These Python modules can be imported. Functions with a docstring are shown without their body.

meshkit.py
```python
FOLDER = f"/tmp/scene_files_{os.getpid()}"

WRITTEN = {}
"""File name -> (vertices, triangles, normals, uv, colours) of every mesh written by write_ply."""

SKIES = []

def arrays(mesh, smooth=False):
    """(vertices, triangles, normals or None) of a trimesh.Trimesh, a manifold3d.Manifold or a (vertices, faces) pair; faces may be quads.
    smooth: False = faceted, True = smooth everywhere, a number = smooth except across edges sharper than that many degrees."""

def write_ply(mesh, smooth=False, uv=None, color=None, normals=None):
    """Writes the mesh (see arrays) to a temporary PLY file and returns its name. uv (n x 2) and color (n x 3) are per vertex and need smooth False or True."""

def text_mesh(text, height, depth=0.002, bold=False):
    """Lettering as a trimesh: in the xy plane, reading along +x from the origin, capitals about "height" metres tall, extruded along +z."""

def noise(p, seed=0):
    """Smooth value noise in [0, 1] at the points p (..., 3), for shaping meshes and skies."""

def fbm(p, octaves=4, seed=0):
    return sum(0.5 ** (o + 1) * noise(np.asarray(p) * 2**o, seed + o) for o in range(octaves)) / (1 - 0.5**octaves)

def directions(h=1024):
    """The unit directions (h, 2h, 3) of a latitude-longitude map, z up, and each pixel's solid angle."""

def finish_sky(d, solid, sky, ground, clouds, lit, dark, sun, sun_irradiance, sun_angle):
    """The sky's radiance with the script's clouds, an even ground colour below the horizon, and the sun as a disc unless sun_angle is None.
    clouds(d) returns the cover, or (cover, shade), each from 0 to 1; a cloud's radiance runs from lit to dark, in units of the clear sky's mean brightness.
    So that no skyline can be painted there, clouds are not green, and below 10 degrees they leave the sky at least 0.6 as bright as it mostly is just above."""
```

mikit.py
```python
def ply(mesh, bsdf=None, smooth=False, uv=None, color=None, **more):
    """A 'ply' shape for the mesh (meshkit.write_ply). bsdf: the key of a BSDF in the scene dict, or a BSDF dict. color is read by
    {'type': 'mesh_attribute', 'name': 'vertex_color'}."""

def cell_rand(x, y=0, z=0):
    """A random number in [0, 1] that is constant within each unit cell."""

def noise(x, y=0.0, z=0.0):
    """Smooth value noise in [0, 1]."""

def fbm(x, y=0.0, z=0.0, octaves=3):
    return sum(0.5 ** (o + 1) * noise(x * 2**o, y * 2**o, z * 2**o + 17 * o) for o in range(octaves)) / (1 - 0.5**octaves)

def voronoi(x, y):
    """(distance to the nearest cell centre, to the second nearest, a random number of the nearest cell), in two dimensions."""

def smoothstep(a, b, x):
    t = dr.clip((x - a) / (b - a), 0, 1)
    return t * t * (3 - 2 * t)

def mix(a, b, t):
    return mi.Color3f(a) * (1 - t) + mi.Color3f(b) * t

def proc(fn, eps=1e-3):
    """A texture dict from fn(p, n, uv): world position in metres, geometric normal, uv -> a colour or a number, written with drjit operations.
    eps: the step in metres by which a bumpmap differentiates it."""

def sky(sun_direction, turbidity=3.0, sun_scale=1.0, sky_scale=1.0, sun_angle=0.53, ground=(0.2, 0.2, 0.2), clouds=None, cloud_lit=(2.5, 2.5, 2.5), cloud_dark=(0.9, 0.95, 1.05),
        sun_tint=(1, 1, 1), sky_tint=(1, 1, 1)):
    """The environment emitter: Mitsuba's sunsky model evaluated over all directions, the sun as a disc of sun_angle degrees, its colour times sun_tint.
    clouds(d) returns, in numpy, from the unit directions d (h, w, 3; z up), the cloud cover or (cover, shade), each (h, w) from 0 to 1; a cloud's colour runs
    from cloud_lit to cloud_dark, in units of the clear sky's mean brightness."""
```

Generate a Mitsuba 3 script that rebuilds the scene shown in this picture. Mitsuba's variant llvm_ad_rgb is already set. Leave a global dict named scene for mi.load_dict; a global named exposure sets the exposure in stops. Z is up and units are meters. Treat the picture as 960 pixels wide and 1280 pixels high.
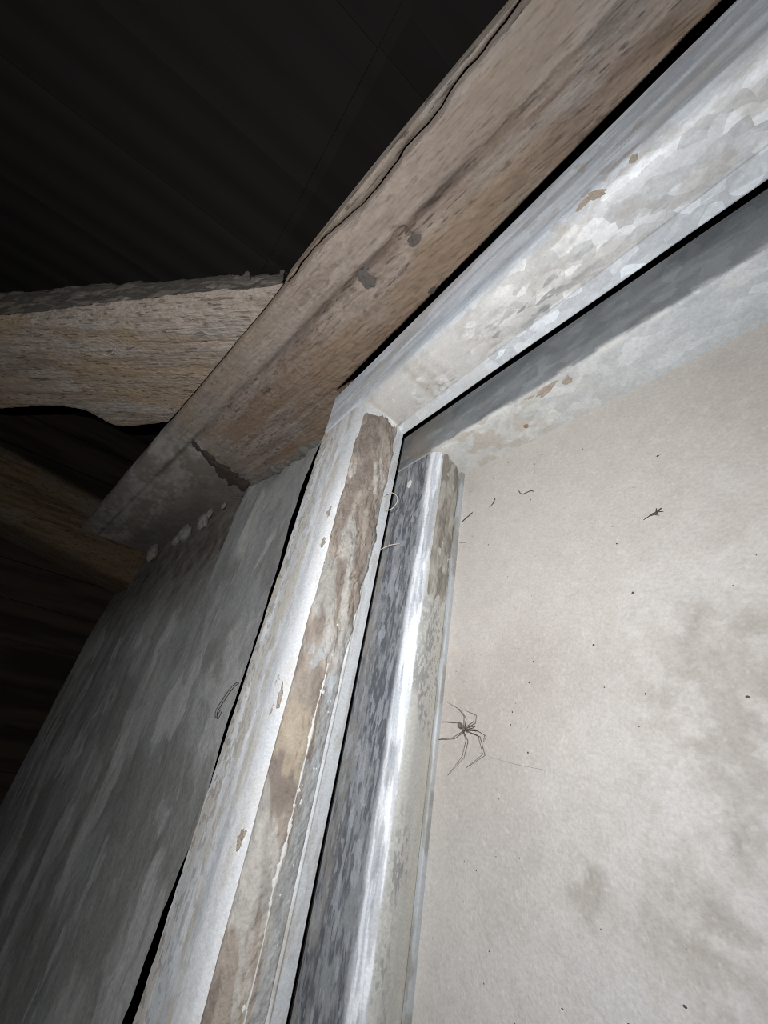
import math, numpy as np, trimesh, manifold3d as m3, mitsuba as mi, drjit as dr, mikit, meshkit
from mikit import noise, fbm, voronoi, cell_rand, smoothstep, mix
from scipy.interpolate import CubicSpline
T = mi.ScalarTransform4f
rng = np.random.default_rng(7)
C = 1.65                                     # height of the camera above the floor; all coordinates below are relative to the camera
scene, labels = {'type': 'scene'}, {}

# ---------------------------------------------------------------- camera, light, exposure
scene['camera'] = {'type': 'perspective', 'fov': 2 * math.degrees(math.atan(480 / 519.8)), 'fov_axis': 'x', 'near_clip': 0.01, 'far_clip': 50.0,
                   'to_world': T().look_at(origin=[0, 0, C], target=[-0.7403, 0.4569, C + 0.4931], up=[0.3059, -0.4242, 0.8523])}
# the photographer's phone light, beside the lens: the only light in the room
LP, LT = np.array([-0.020, -0.055, C + 0.022]), np.array([-0.920, 0.130, C + 0.412])
scene['phone_light'] = {'type': 'spot', 'to_world': T().look_at(origin=LP.tolist(), target=LT.tolist(), up=[0, 0, 1]),
                        'intensity': {'type': 'rgb', 'value': [0.985, 1.0, 1.02]}, 'cutoff_angle': 104.0, 'beam_width': 8.0}
exposure = 0.12

# ---------------------------------------------------------------- helpers
def c3(*v): return {'type': 'rgb', 'value': list(map(float, v))}
def add(key, mesh, bsdf, smooth=False, kind=None, label=None, category=None, group=None):
    n, base = 1, key
    while key in scene: key = f'{base}_{n:03d}'; n += 1
    if isinstance(mesh, trimesh.Trimesh): v, f = np.array(mesh.vertices), np.array(mesh.faces)
    else: v, f = np.array(mesh[0], float), np.array(mesh[1], int)
    scene[key] = mikit.ply(trimesh.Trimesh(v + [0, 0, C], f, process=False), bsdf, smooth=smooth)
    tag(key, label, category, group, kind)
    return key
def tag(key, label=None, category=None, group=None, kind=None):
    d = {k: x for k, x in dict(label=label, category=category, group=group, kind=kind).items() if x}
    if d: labels[key] = d
def quads(n, m, wrap=False):
    """faces of an n x m vertex grid (wrap: closed in the second direction)"""
    i, j = np.meshgrid(np.arange(n - 1), np.arange(m if wrap else m - 1), indexing='ij')
    k = (j + 1) % m
    a, b, c, d = i * m + j, i * m + k, (i + 1) * m + k, (i + 1) * m + j
    return np.vstack([np.stack([a, b, c], -1).reshape(-1, 3), np.stack([a, c, d], -1).reshape(-1, 3)])
def loft(rings):
    """closed solid from rings (n, m, 3), star-shaped ends"""
    r = np.asarray(rings, float); n, m = r.shape[:2]
    v, f = r.reshape(-1, 3), quads(n, m, True)
    k = len(v); v = np.vstack([v, r[0].mean(0), r[-1].mean(0)])
    j = np.arange(m); j2 = (j + 1) % m
    f = np.vstack([f, np.stack([np.full(m, k), j2, j], -1), np.stack([np.full(m, k + 1), (n - 1) * m + j, (n - 1) * m + j2], -1)])
    t = trimesh.Trimesh(v, f, process=False)
    if t.volume < 0: t.invert()
    return t
def resample(poly, step, closed=True):
    p = np.asarray(poly, float); q = np.vstack([p, p[:1]]) if closed else p
    out = []
    for a, b in zip(q[:-1], q[1:]):
        n = max(1, int(math.ceil(np.linalg.norm(b - a) / step)))
        out += [a + (b - a) * i / n for i in range(n)]
    if not closed: out.append(q[-1])
    return np.array(out)
def arc(c, r, a0, a1, n): return [(c[0] + r * math.cos(math.radians(a)), c[1] + r * math.sin(math.radians(a))) for a in np.linspace(a0, a1, n)]
def sweep(poly, lo, hi, place, nseg=2):
    """solid with the closed 2-D profile poly, swept from lo to hi; place(a, b, s) -> xyz; flat ends by earcut"""
    p = np.asarray(poly, float); m = len(p)
    s = np.linspace(lo, hi, nseg)
    v = np.vstack([place(p[:, 0], p[:, 1], np.full(m, t)) for t in s])
    f = quads(nseg, m, True)
    from shapely.geometry import Polygon
    pv, pf = trimesh.creation.triangulate_polygon(Polygon(p), engine='earcut')
    idx = np.array([np.argmin(((p - q) ** 2).sum(1)) for q in pv])
    f = np.vstack([f, idx[pf], idx[pf][:, ::-1] + (nseg - 1) * m])
    t = trimesh.Trimesh(v, f, process=False); t.fix_normals()
    return t
def tube(points, r, sides=6, n=24, r1=None):
    p = np.asarray(points, float)
    d = np.r_[0, np.cumsum(np.linalg.norm(np.diff(p, axis=0), axis=1))]
    q = CubicSpline(d, p)(np.linspace(0, d[-1], n)) if len(p) > 2 else p[0] + (p[1] - p[0]) * np.linspace(0, 1, n)[:, None]
    t = np.gradient(q, axis=0); t /= np.linalg.norm(t, axis=1, keepdims=True)
    a = np.cross(t, [0.31, 0.86, 0.41]); a /= np.linalg.norm(a, axis=1, keepdims=True); b = np.cross(t, a)
    g = np.arange(sides) * 2 * math.pi / sides
    rr = np.linspace(r, r if r1 is None else r1, n)[:, None, None]
    return loft(q[:, None] + rr * (np.cos(g)[None, :, None] * a[:, None] + np.sin(g)[None, :, None] * b[:, None]))
def lump(center, size, seed=0, rough=0.35, sub=3, freq=1.6):
    s = trimesh.creation.icosphere(subdivisions=sub)
    v = np.array(s.vertices); k = 1 + rough * 2 * (meshkit.fbm(v * freq + 13.7 * seed, 3, seed) - 0.5)
    return trimesh.Trimesh(v * k[:, None] * np.asarray(size) + np.asarray(center), s.faces, process=False)
def rot_lump(center, size, angle, plane, seed=0, rough=0.4, sub=3):
    """a lump turned by angle degrees about the axis of the surface it sticks to ('y' or 'z' normal)"""
    m = lump((0, 0, 0), size, seed, rough, sub)
    m.apply_transform(trimesh.transformations.rotation_matrix(math.radians(angle), [0, 1, 0] if plane == 'y' else [0, 0, 1]))
    m.apply_translation(center); return m
def nz(a, b=0, c=0, seed=0, oct=4):
    a, b, c = np.broadcast_arrays(np.asarray(a, float), b, c)
    return meshkit.fbm(np.stack([a, b, c], -1), oct, seed) - 0.5

# ---------------------------------------------------------------- materials
def principled(fn, rough=0.8, metallic=0.0, spec=0.4, bump=None, bscale=1.0, eps=6e-4):
    d = {'type': 'principled', 'base_color': mikit.proc(fn), 'roughness': rough, 'metallic': metallic, 'specular': spec}
    if bump is not None: d = {'type': 'bumpmap', 'arbitrary': mikit.proc(bump, eps=eps), 'scale': bscale, 'bsdf': d}
    return {'type': 'twosided', 'bsdf': d}
def rel(p): return p.x, p.y, p.z - C
def bell(x, c, w): return dr.exp(-dr.square((x - c) / w))

def spangle(s, t, amt):
    """zinc crystal flakes"""
    wx, wy = (noise(s * 70, t * 70, 3) - 0.5) * 0.7, (noise(s * 70, t * 70, 9) - 0.5) * 0.7
    a, b, k = voronoi(s * 75 + wx, t * 120 + wy)
    a2, b2, k2 = voronoi(s * 170 + wx + 7, t * 220 + wy)
    return 1 + amt * ((k - 0.45) * 0.9 + dr.power(k, 7) * 0.8 + (k2 - 0.5) * 0.45)
def grit(x, y, z, seed=0.0):
    """fine dirt grain, about a millimetre and below, from 0 to 1"""
    return 0.5 * noise(x * 620, y * 620, z * 620 + seed) + 0.5 * noise(x * 1500, y * 1500, z * 1500 + seed)

def head_colour(p, n, uv):
    x, y, z = rel(p)
    s, t = x, y - z
    soffit = smoothstep(0.35, 0.8, -n.z)
    grime = fbm(s * 14, t * 45, 1.0, octaves=4)
    fine = fbm(s * 160, t * 420, 2.0, octaves=3)
    front = mix((0.54, 0.59, 0.645), (0.78, 0.825, 0.875), smoothstep(0.3, 0.7, fbm(s * 12, t * 150, 5.0, octaves=4))) * spangle(s, t, 0.10)
    front = mix(front, (0.46, 0.42, 0.37), 0.45 * smoothstep(0.52, 0.68, grime))
    lip = smoothstep(0.2085, 0.2100, y + 0.012 * x)
    under = mix((0.64, 0.63, 0.61), (0.62, 0.65, 0.68), dr.maximum(lip, smoothstep(-0.15, 0.0, x) * 0.6)) * spangle(s, t, 0.33)
    under = mix(under, (0.50, 0.47, 0.43), 0.5 * smoothstep(0.52, 0.66, fbm(s * 40, t * 60, 61.0, octaves=4)) * (1 - 0.8 * lip))
    dusty = smoothstep(0.20, 0.02, dr.sqrt(dr.square(x + 0.34) + dr.square((y - 0.19) * 1.6))) * smoothstep(0.3, 0.6, fbm(s * 70, t * 70, 4.0) + 0.15)
    under = mix(under, (0.43, 0.385, 0.335), 0.85 * dusty * (1 - 0.7 * lip))
    # dark smears that follow the fold
    sm = bell(y + 0.012 * x, 0.2065, 0.004) * smoothstep(0.50, 0.62, fbm(s * 26, t * 120, 6.0, octaves=4)) * smoothstep(-0.02, -0.2, x)
    sm2 = smoothstep(0.60, 0.70, fbm(s * 60, t * 190, 11.0, octaves=4)) * bell(y, 0.196, 0.014) * bell(x, -0.15, 0.08)
    sm3 = smoothstep(0.58, 0.7, fbm(s * 190, t * 260, 21.0)) * bell(y, 0.205, 0.012) * bell(x, -0.29, 0.05)
    under = mix(under, (0.17, 0.175, 0.18), dr.clip(0.8 * sm + 0.75 * sm2 + 0.6 * sm3, 0, 0.85))
    crease = bell(y + 0.012 * x, 0.2095, 0.0006)
    under = under * (1 - 0.3 * crease)
    col = mix(front, under, soffit) * (0.93 + 0.14 * fine)
    oxide = bell(z + 0.25 * (y - 0.157), 0.3755, 0.007) * smoothstep(0.35, 0.6, fbm(s * 30, 2.0, 3.0)) * smoothstep(-0.05, -0.25, x)
    col = mix(col, (0.66, 0.655, 0.63), 0.6 * oxide)
    rust = smoothstep(0.60, 0.72, fbm(s * 75, t * 75, 33.0, octaves=4)) * bell(y, 0.158, 0.010) * bell(x, -0.06, 0.06)
    return mix(col, (0.44, 0.33, 0.24), 0.5 * rust) * (0.86 + 0.28 * grit(x, y, z))

def jamb_colour(p, n, uv):
    x, y, z = rel(p)
    s, t = z, x + 0.6 * y
    fine = grit(x, y, z)
    dirt = fbm(s * 22, t * 90, 7.0, octaves=4)
    col = mix((0.60, 0.625, 0.65), (0.80, 0.81, 0.82), smoothstep(0.3, 0.7, fbm(s * 10, t * 80, 5.0, octaves=4))) * spangle(s, t, 0.07)
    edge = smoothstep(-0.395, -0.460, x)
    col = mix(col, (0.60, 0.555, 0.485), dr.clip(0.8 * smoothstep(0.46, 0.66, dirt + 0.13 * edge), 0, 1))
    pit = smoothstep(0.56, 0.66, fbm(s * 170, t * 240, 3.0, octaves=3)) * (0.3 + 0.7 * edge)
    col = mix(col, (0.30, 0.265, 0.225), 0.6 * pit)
    bend = smoothstep(-0.392, -0.374, x) * smoothstep(0.205, 0.19, y)  # highlight along the rounded bend put into the colour, greyer near the top
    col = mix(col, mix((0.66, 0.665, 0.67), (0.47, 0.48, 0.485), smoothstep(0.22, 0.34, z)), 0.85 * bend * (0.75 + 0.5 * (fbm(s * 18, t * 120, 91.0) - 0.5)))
    spots = smoothstep(0.62, 0.68, fbm(s * 70, t * 170, 15.0, octaves=4)) * smoothstep(0.48, 0.60, fbm(s * 6, 3.0, 8.0)) * smoothstep(0.2, 0.19, y)
    col = mix(col, (0.44, 0.36, 0.28), 0.6 * spots)
    lip = smoothstep(0.2120, 0.2128, y)                    # the bead along the inner edge
    col = mix(col, mix((0.60, 0.62, 0.635), (0.47, 0.45, 0.42), 0.7 * smoothstep(0.48, 0.66, fbm(s * 40, y * 200, 2.0, octaves=4))), lip)
    col = col * (1 - 0.55 * bell(y, 0.2118, 0.0007))
    return col * (0.80 + 0.40 * fine)

def stile_colour(p, n, uv):
    x, y, z = rel(p)
    s, t = z, x + 0.6 * y
    streak = 0.5 * fbm(s * 22, t * 90, 7.0, octaves=4) + 0.5 * fbm(s * 130, t * 460, 17.0, octaves=3)
    dark = smoothstep(0.36, 0.64, streak)
    col = mix((0.26, 0.27, 0.28), (0.105, 0.112, 0.128), dark)
    col = mix(col, (0.33, 0.305, 0.27), 0.7 * smoothstep(-0.345, -0.372, x) * smoothstep(0.3, 0.6, fbm(s * 40, t * 120, 3.0, octaves=4)))
    col = mix(col, (0.42, 0.44, 0.47), 0.5 * smoothstep(0.56, 0.64, fbm(s * 60, t * 200, 47.0, octaves=4)))
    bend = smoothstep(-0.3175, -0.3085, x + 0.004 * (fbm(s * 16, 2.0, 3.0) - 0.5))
    white = mix((0.56, 0.59, 0.63), (0.83, 0.85, 0.88), smoothstep(0.35, 0.6, fbm(s * 24, t * 260, 33.0, octaves=4)))  # highlight on the rounded edge, painted into the colour as a streaky white band
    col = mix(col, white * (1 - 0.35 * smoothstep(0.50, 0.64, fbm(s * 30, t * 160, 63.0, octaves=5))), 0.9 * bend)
    f = smoothstep(0.2475, 0.2495, y + 0.0016 * (fbm(s * 40, 1.0, 5.0) - 0.5))      # the side of the stile is painted dull green-grey, flecked
    dens = smoothstep(0.278, 0.256, y) * 0.20 + 0.10 * (fbm(s * 7, 4.0, 8.0) - 0.5)
    fleck = smoothstep(0.62, 0.76, fbm(s * 260, y * 700, 4.0, octaves=3) + dens) * smoothstep(0.36, 0.56, fbm(s * 16, y * 40, 18.0, octaves=4))
    paint = mix(mix((0.44, 0.435, 0.405), (0.47, 0.45, 0.395), smoothstep(0.266, 0.278, y)), (0.24, 0.24, 0.235), 0.8 * fleck)
    paint = mix(paint, (0.50, 0.49, 0.455), 0.6 * smoothstep(0.52, 0.66, fbm(s * 20, y * 160, 6.0, octaves=4)))
    return mix(col, paint, f) * (0.82 + 0.36 * grit(x, y, z))

def rail_colour(p, n, uv):
    x, y, z = rel(p)
    s, t = x, y - z
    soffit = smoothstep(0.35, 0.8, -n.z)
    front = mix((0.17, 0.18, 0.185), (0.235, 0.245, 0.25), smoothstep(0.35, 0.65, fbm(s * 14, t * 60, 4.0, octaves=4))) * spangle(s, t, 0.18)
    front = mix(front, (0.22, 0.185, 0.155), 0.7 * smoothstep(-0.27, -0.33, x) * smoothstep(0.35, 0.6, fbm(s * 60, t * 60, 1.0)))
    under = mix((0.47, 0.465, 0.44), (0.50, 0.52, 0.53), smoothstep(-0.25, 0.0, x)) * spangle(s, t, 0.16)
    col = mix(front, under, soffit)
    ox = bell(z, 0.3165, 0.003) * smoothstep(0.42, 0.62, fbm(s * 50, t * 80, 9.0, octaves=4))
    col = mix(col, (0.66, 0.65, 0.62), 0.75 * ox)
    br = smoothstep(0.50, 0.62, fbm(s * 60, t * 90, 19.0, octaves=4)) * soffit * bell(x, -0.25, 0.09)
    col = mix(col, (0.40, 0.345, 0.285), 0.65 * br)
    return col * (0.84 + 0.32 * grit(x, y, z))

def bead_colour(p, n, uv):
    x, y, z = rel(p)
    k = fbm(z * 40, x * 200, 3.0, octaves=4)
    return mix((0.38, 0.39, 0.40), (0.27, 0.265, 0.25), smoothstep(0.42, 0.62, k)) * (1 - 0.6 * smoothstep(-0.3014, -0.3020, x)) * (0.85 + 0.3 * grit(x, y, z))

def mud_colour(p, n, uv):
    x, y, z = rel(p)
    a = fbm(z * 30, y * 90 + x * 30, 3.0, octaves=4)
    b = fbm(z * 120, y * 180, 8.0, octaves=4)
    low = smoothstep(0.12, 0.02, z)
    # lower down the crust is brown next to the bend and grey cement next to the lip
    brown = mix((0.31, 0.265, 0.225), (0.205, 0.17, 0.145), smoothstep(0.36, 0.62, a))
    brown = mix(brown, (0.40, 0.335, 0.245), 0.6 * smoothstep(0.54, 0.64, fbm(z * 18, y * 70, 12.0, octaves=4)) * smoothstep(0.196, 0.188, y) * low)
    pale = mix((0.43, 0.41, 0.375), (0.34, 0.325, 0.30), smoothstep(0.4, 0.6, a))
    grey = mix((0.37, 0.37, 0.36), (0.30, 0.30, 0.295), smoothstep(0.4, 0.6, a))
    g = smoothstep(0.194, 0.197, y + 0.006 * (fbm(z * 30, 1.0, 4.0) - 0.5)) * low
    patch = smoothstep(0.48, 0.58, fbm(z * 22 + y * 60, y * 60, 44.0, octaves=4)) * smoothstep(0.34, 0.28, z)
    col = mix(mix(brown, pale, 0.8 * patch), grey, g)
    blue = smoothstep(0.58, 0.64, fbm(z * 44, y * 130, 29.0)) * bell(z, 0.03, 0.06)
    col = mix(col, (0.38, 0.415, 0.43), 0.8 * blue)
    crack = bell(fbm(z * 26 - y * 50, y * 80, 77.0, octaves=3), 0.5, 0.006) * smoothstep(0.05, 0.15, z)
    col = mix(col, (0.10, 0.085, 0.07), 0.7 * crack)
    return col * (0.66 + 0.34 * b + 0.34 * grit(x, y, z))
def mud_bump(p, n, uv):
    x, y, z = rel(p)
    return fbm(z * 200, y * 320, x * 320, octaves=4)

def leafmud_colour(p, n, uv):
    x, y, z = rel(p)
    a = fbm(z * 30, y * 120, 3.0, octaves=4)
    col = mix((0.40, 0.365, 0.315), (0.30, 0.27, 0.235), smoothstep(0.38, 0.62, a))
    col = mix(col, (0.47, 0.45, 0.40), smoothstep(0.5, 0.62, fbm(z * 45, y * 140, 9.0)))
    return col * (0.55 + 0.3 * fbm(z * 120, y * 200, 5.0))

def board_colour(p, n, uv):
    x, y, z = rel(p)
    weave = 0.5 * noise(x * 1300, z * 160, 1.0) + 0.5 * noise(x * 420, z * 900, 2.0)
    big = fbm(x * 7, z * 7, 3.0, octaves=4)
    col = mix((0.475, 0.445, 0.415), (0.545, 0.52, 0.49), smoothstep(0.35, 0.65, big))
    # powdery white bloom, lower right
    zone = smoothstep(-0.21, -0.05, x + 0.35 * (0.08 - z) + 0.18 * (big - 0.5)) * smoothstep(0.19, 0.07, z + 0.15 * (fbm(x * 16, z * 16, 8.0) - 0.5))
    bl = (0.25 + 0.75 * smoothstep(0.36, 0.66, 0.6 * fbm(x * 48, z * 48, 6.0, octaves=4) + 0.4 * fbm(x * 150, z * 150, 16.0))) * zone
    col = mix(col, (0.64, 0.635, 0.63), 0.85 * bl)
    low = smoothstep(0.06, -0.12, z)
    col = mix(col, (0.53, 0.53, 0.525), 0.55 * low)
    wob = 0.026 * (fbm(x * 70, z * 70, 5.0, octaves=4) - 0.5)
    def stain(cx, cz, rx, rz): return smoothstep(1.5, 0.2, dr.sqrt(dr.square((x - cx + wob) / rx) + dr.square((z - cz + 0.026 * (fbm(x * 70, z * 70, 95.0, octaves=4) - 0.5)) / rz)))
    st = 0.85 * stain(-0.0856, 0.096, 0.015, 0.017) * smoothstep(0.2, 0.7, dr.sqrt(dr.square((x + 0.0836) / 0.015) + dr.square((z - 0.092) / 0.017))) + 1.1 * stain(-0.1675, -0.0445, 0.011, 0.014) + 0.4 * stain(-0.13, -0.055, 0.028, 0.012) + 0.45 * stain(-0.088, -0.011, 0.012, 0.012) + 0.4 * stain(-0.059, 0.093, 0.012, 0.010) + 0.35 * stain(-0.113, -0.03, 0.012, 0.008)
    mott = smoothstep(0.44, 0.62, 0.6 * fbm(x * 46, z * 46, 16.0, octaves=4) + 0.4 * fbm(x * 130, z * 130, 36.0)) * smoothstep(-0.16, -0.09, x) * smoothstep(0.13, 0.05, z)
    col = mix(col, (0.37, 0.345, 0.315), dr.clip(st + 0.55 * mott, 0, 0.85) * (0.6 + 0.5 * fbm(x * 120, z * 120, 2.0)))
    pale = smoothstep(0.66, 0.80, fbm(x * 260, z * 260, 71.0))
    col = mix(col, (0.66, 0.65, 0.64), 0.25 * pale)
    medium = fbm(x * 95, z * 95, 41.0, octaves=4)
    return col * mi.Color3f(1.01, 0.98, 0.95) * (0.75 + 0.10 * weave + 0.28 * grit(x, y, z) + 0.12 * medium)
def board_bump(p, n, uv):
    x, y, z = rel(p)
    return noise(x * 900, z * 700, 1.0) + fbm(x * 300, z * 300, 3.0)

def plaster_colour(p, n, uv):
    x, y, z = rel(p)
    wx = x + 0.09 * (fbm(x * 9, z * 9, 71.0, octaves=4) - 0.5)
    a = fbm(wx * 8, z * 3.2, 3.0, octaves=4)
    b = fbm(wx * 13, z * 8, 9.0, octaves=5)
    col = mix((0.35, 0.355, 0.35), (0.50, 0.50, 0.485), smoothstep(0.35, 0.65, a))
    col = mix(col, (0.24, 0.235, 0.225), 0.65 * smoothstep(0.46, 0.64, b))
    col = mix(col, (0.64, 0.64, 0.625), 0.55 * smoothstep(0.57, 0.66, fbm(wx * 18, z * 8, 23.0, octaves=5)))
    scratch = smoothstep(0.60, 0.68, fbm(wx * 40, z * 11, 83.0, octaves=4))
    col = mix(col, (0.20, 0.195, 0.19), 0.35 * scratch)
    rough = smoothstep(-0.885, -0.90, x + 0.03 * (fbm(z * 20, 4.0, 1.0) - 0.5)) * smoothstep(0.10, 0.36, z + 0.10 * (fbm(x * 9, z * 9, 3.0) - 0.5))
    col = mix(col, (0.17, 0.155, 0.138), 1.0 * rough * (0.5 + fbm(x * 40, z * 40, 2.0)))
    top = smoothstep(0.36, 0.46, z) * smoothstep(-0.87, -0.90, x)
    col = mix(col, (0.26, 0.23, 0.20), 0.5 * top)
    return col * (0.75 + 0.3 * fbm(x * 120, z * 60, 5.0) + 0.25 * noise(x * 420, z * 420, 2.0))
def plaster_bump(p, n, uv):
    x, y, z = rel(p)
    return fbm(x * 34, z * 24, 3.0, octaves=4) + 0.25 * fbm(x * 200, z * 120, 3.0)

def wood_fn(ax, ay, axz, tint, dark, k=1.0):
    """weathered timber; the grain runs along (ax, ay, axz)"""
    def fn(p, n, uv):
        x, y, z = rel(p)
        s = x * ax + y * ay + z * axz
        t = -x * ay + y * ax
        g = fbm(s * 9, t * 120, z * 90, octaves=4)
        pores = smoothstep(0.60, 0.72, fbm(s * 70, t * 420, z * 300, octaves=3))
        patch = fbm(s * 6, t * 16, z * 12 + 5, octaves=4)
        col = mix(tint, dark, smoothstep(0.36, 0.70, g))
        col = mix(col, (0.40 * k, 0.29 * k, 0.185 * k), 0.75 * smoothstep(0.46, 0.64, patch))
        col = mix(col, (0.44 * k, 0.405 * k, 0.37 * k), 0.5 * smoothstep(0.52, 0.66, fbm(s * 10, t * 30, z * 20 + 31, octaves=4)))
        fib = 0.6 * noise(s * 90, t * 520, z * 480) + 0.4 * noise(s * 160, t * 1100, z * 800)
        return col * (1 - 0.50 * pores) * (0.44 + 0.34 * fbm(s * 60, t * 200, z * 160) + 0.50 * fib + 0.22 * noise(s * 700, t * 900, z * 900))
    return fn
def wood_bump(ax, ay):
    def fn(p, n, uv):
        x, y, z = rel(p)
        s, t = x * ax + y * ay, -x * ay + y * ax
        return fbm(s * 30, t * 300, z * 260, octaves=4) + 0.6 * fbm(s * 160, t * 260, z * 260, octaves=2)
    return fn
BA = (0.993, 0.118)
base_beam = wood_fn(BA[0], BA[1], 0.0, (0.335, 0.27, 0.225), (0.22, 0.165, 0.134), 0.72)
def beam_colour(p, n, uv):
    x, y, z = rel(p)
    col = base_beam(p, n, uv)
    t = y - 0.118 * x                                   # across the beam
    front = smoothstep(0.120, 0.108, t)                 # the strip in front of the groove is paler, the rest browner
    col = mix(col, (0.40, 0.335, 0.285), 0.4 * front)
    col = mix(col, (0.265, 0.178, 0.112), 0.62 * smoothstep(0.116, 0.16, t) * smoothstep(0.32, 0.66, fbm(x * 9, t * 30, 4.0, octaves=5)))
    old = smoothstep(-0.78, -0.90, x + 0.3 * (y - 0.1) + 0.10 * (fbm(x * 14, y * 30, 3.0, octaves=4) - 0.5))  # the far piece is grey with old plaster
    col = mix(col, mix((0.46, 0.435, 0.40), (0.26, 0.235, 0.205), smoothstep(0.32, 0.62, 0.6 * fbm(x * 12, y * 26, 14.0, octaves=4) + 0.4 * fbm(x * 60, y * 110, 24.0, octaves=3))), 0.85 * old)
    low = old * smoothstep(0.0, 0.05, y - 0.118 * x - 0.17)
    col = mix(col, (0.17, 0.15, 0.13), 0.7 * low)
    groove = bell(t, 0.1165, 0.0045) * (0.45 + 0.4 * smoothstep(0.4, 0.6, fbm(x * 12, 2.0, 5.0)))
    return col * (1 - 0.55 * groove)
base_joist = wood_fn(0.72, 0.69, 0.0, (0.42, 0.35, 0.295), (0.29, 0.23, 0.185), 0.95)
def joist_colour(p, n, uv):
    x, y, z = rel(p)
    col = base_joist(p, n, uv)
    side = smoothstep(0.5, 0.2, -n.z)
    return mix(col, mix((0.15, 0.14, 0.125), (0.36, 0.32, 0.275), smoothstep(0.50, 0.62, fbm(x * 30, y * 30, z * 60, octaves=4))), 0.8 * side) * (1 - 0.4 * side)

def dull(fn_rgb, rough=0.9, bump=None, bscale=0.001, eps=6e-4): return principled(fn_rgb, rough, 0.0, 0.25, bump, bscale, eps)
def flat(r, g, b, rough=0.9): return {'type': 'twosided', 'bsdf': {'type': 'principled', 'base_color': c3(r, g, b), 'roughness': rough, 'specular': 0.25}}

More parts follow.
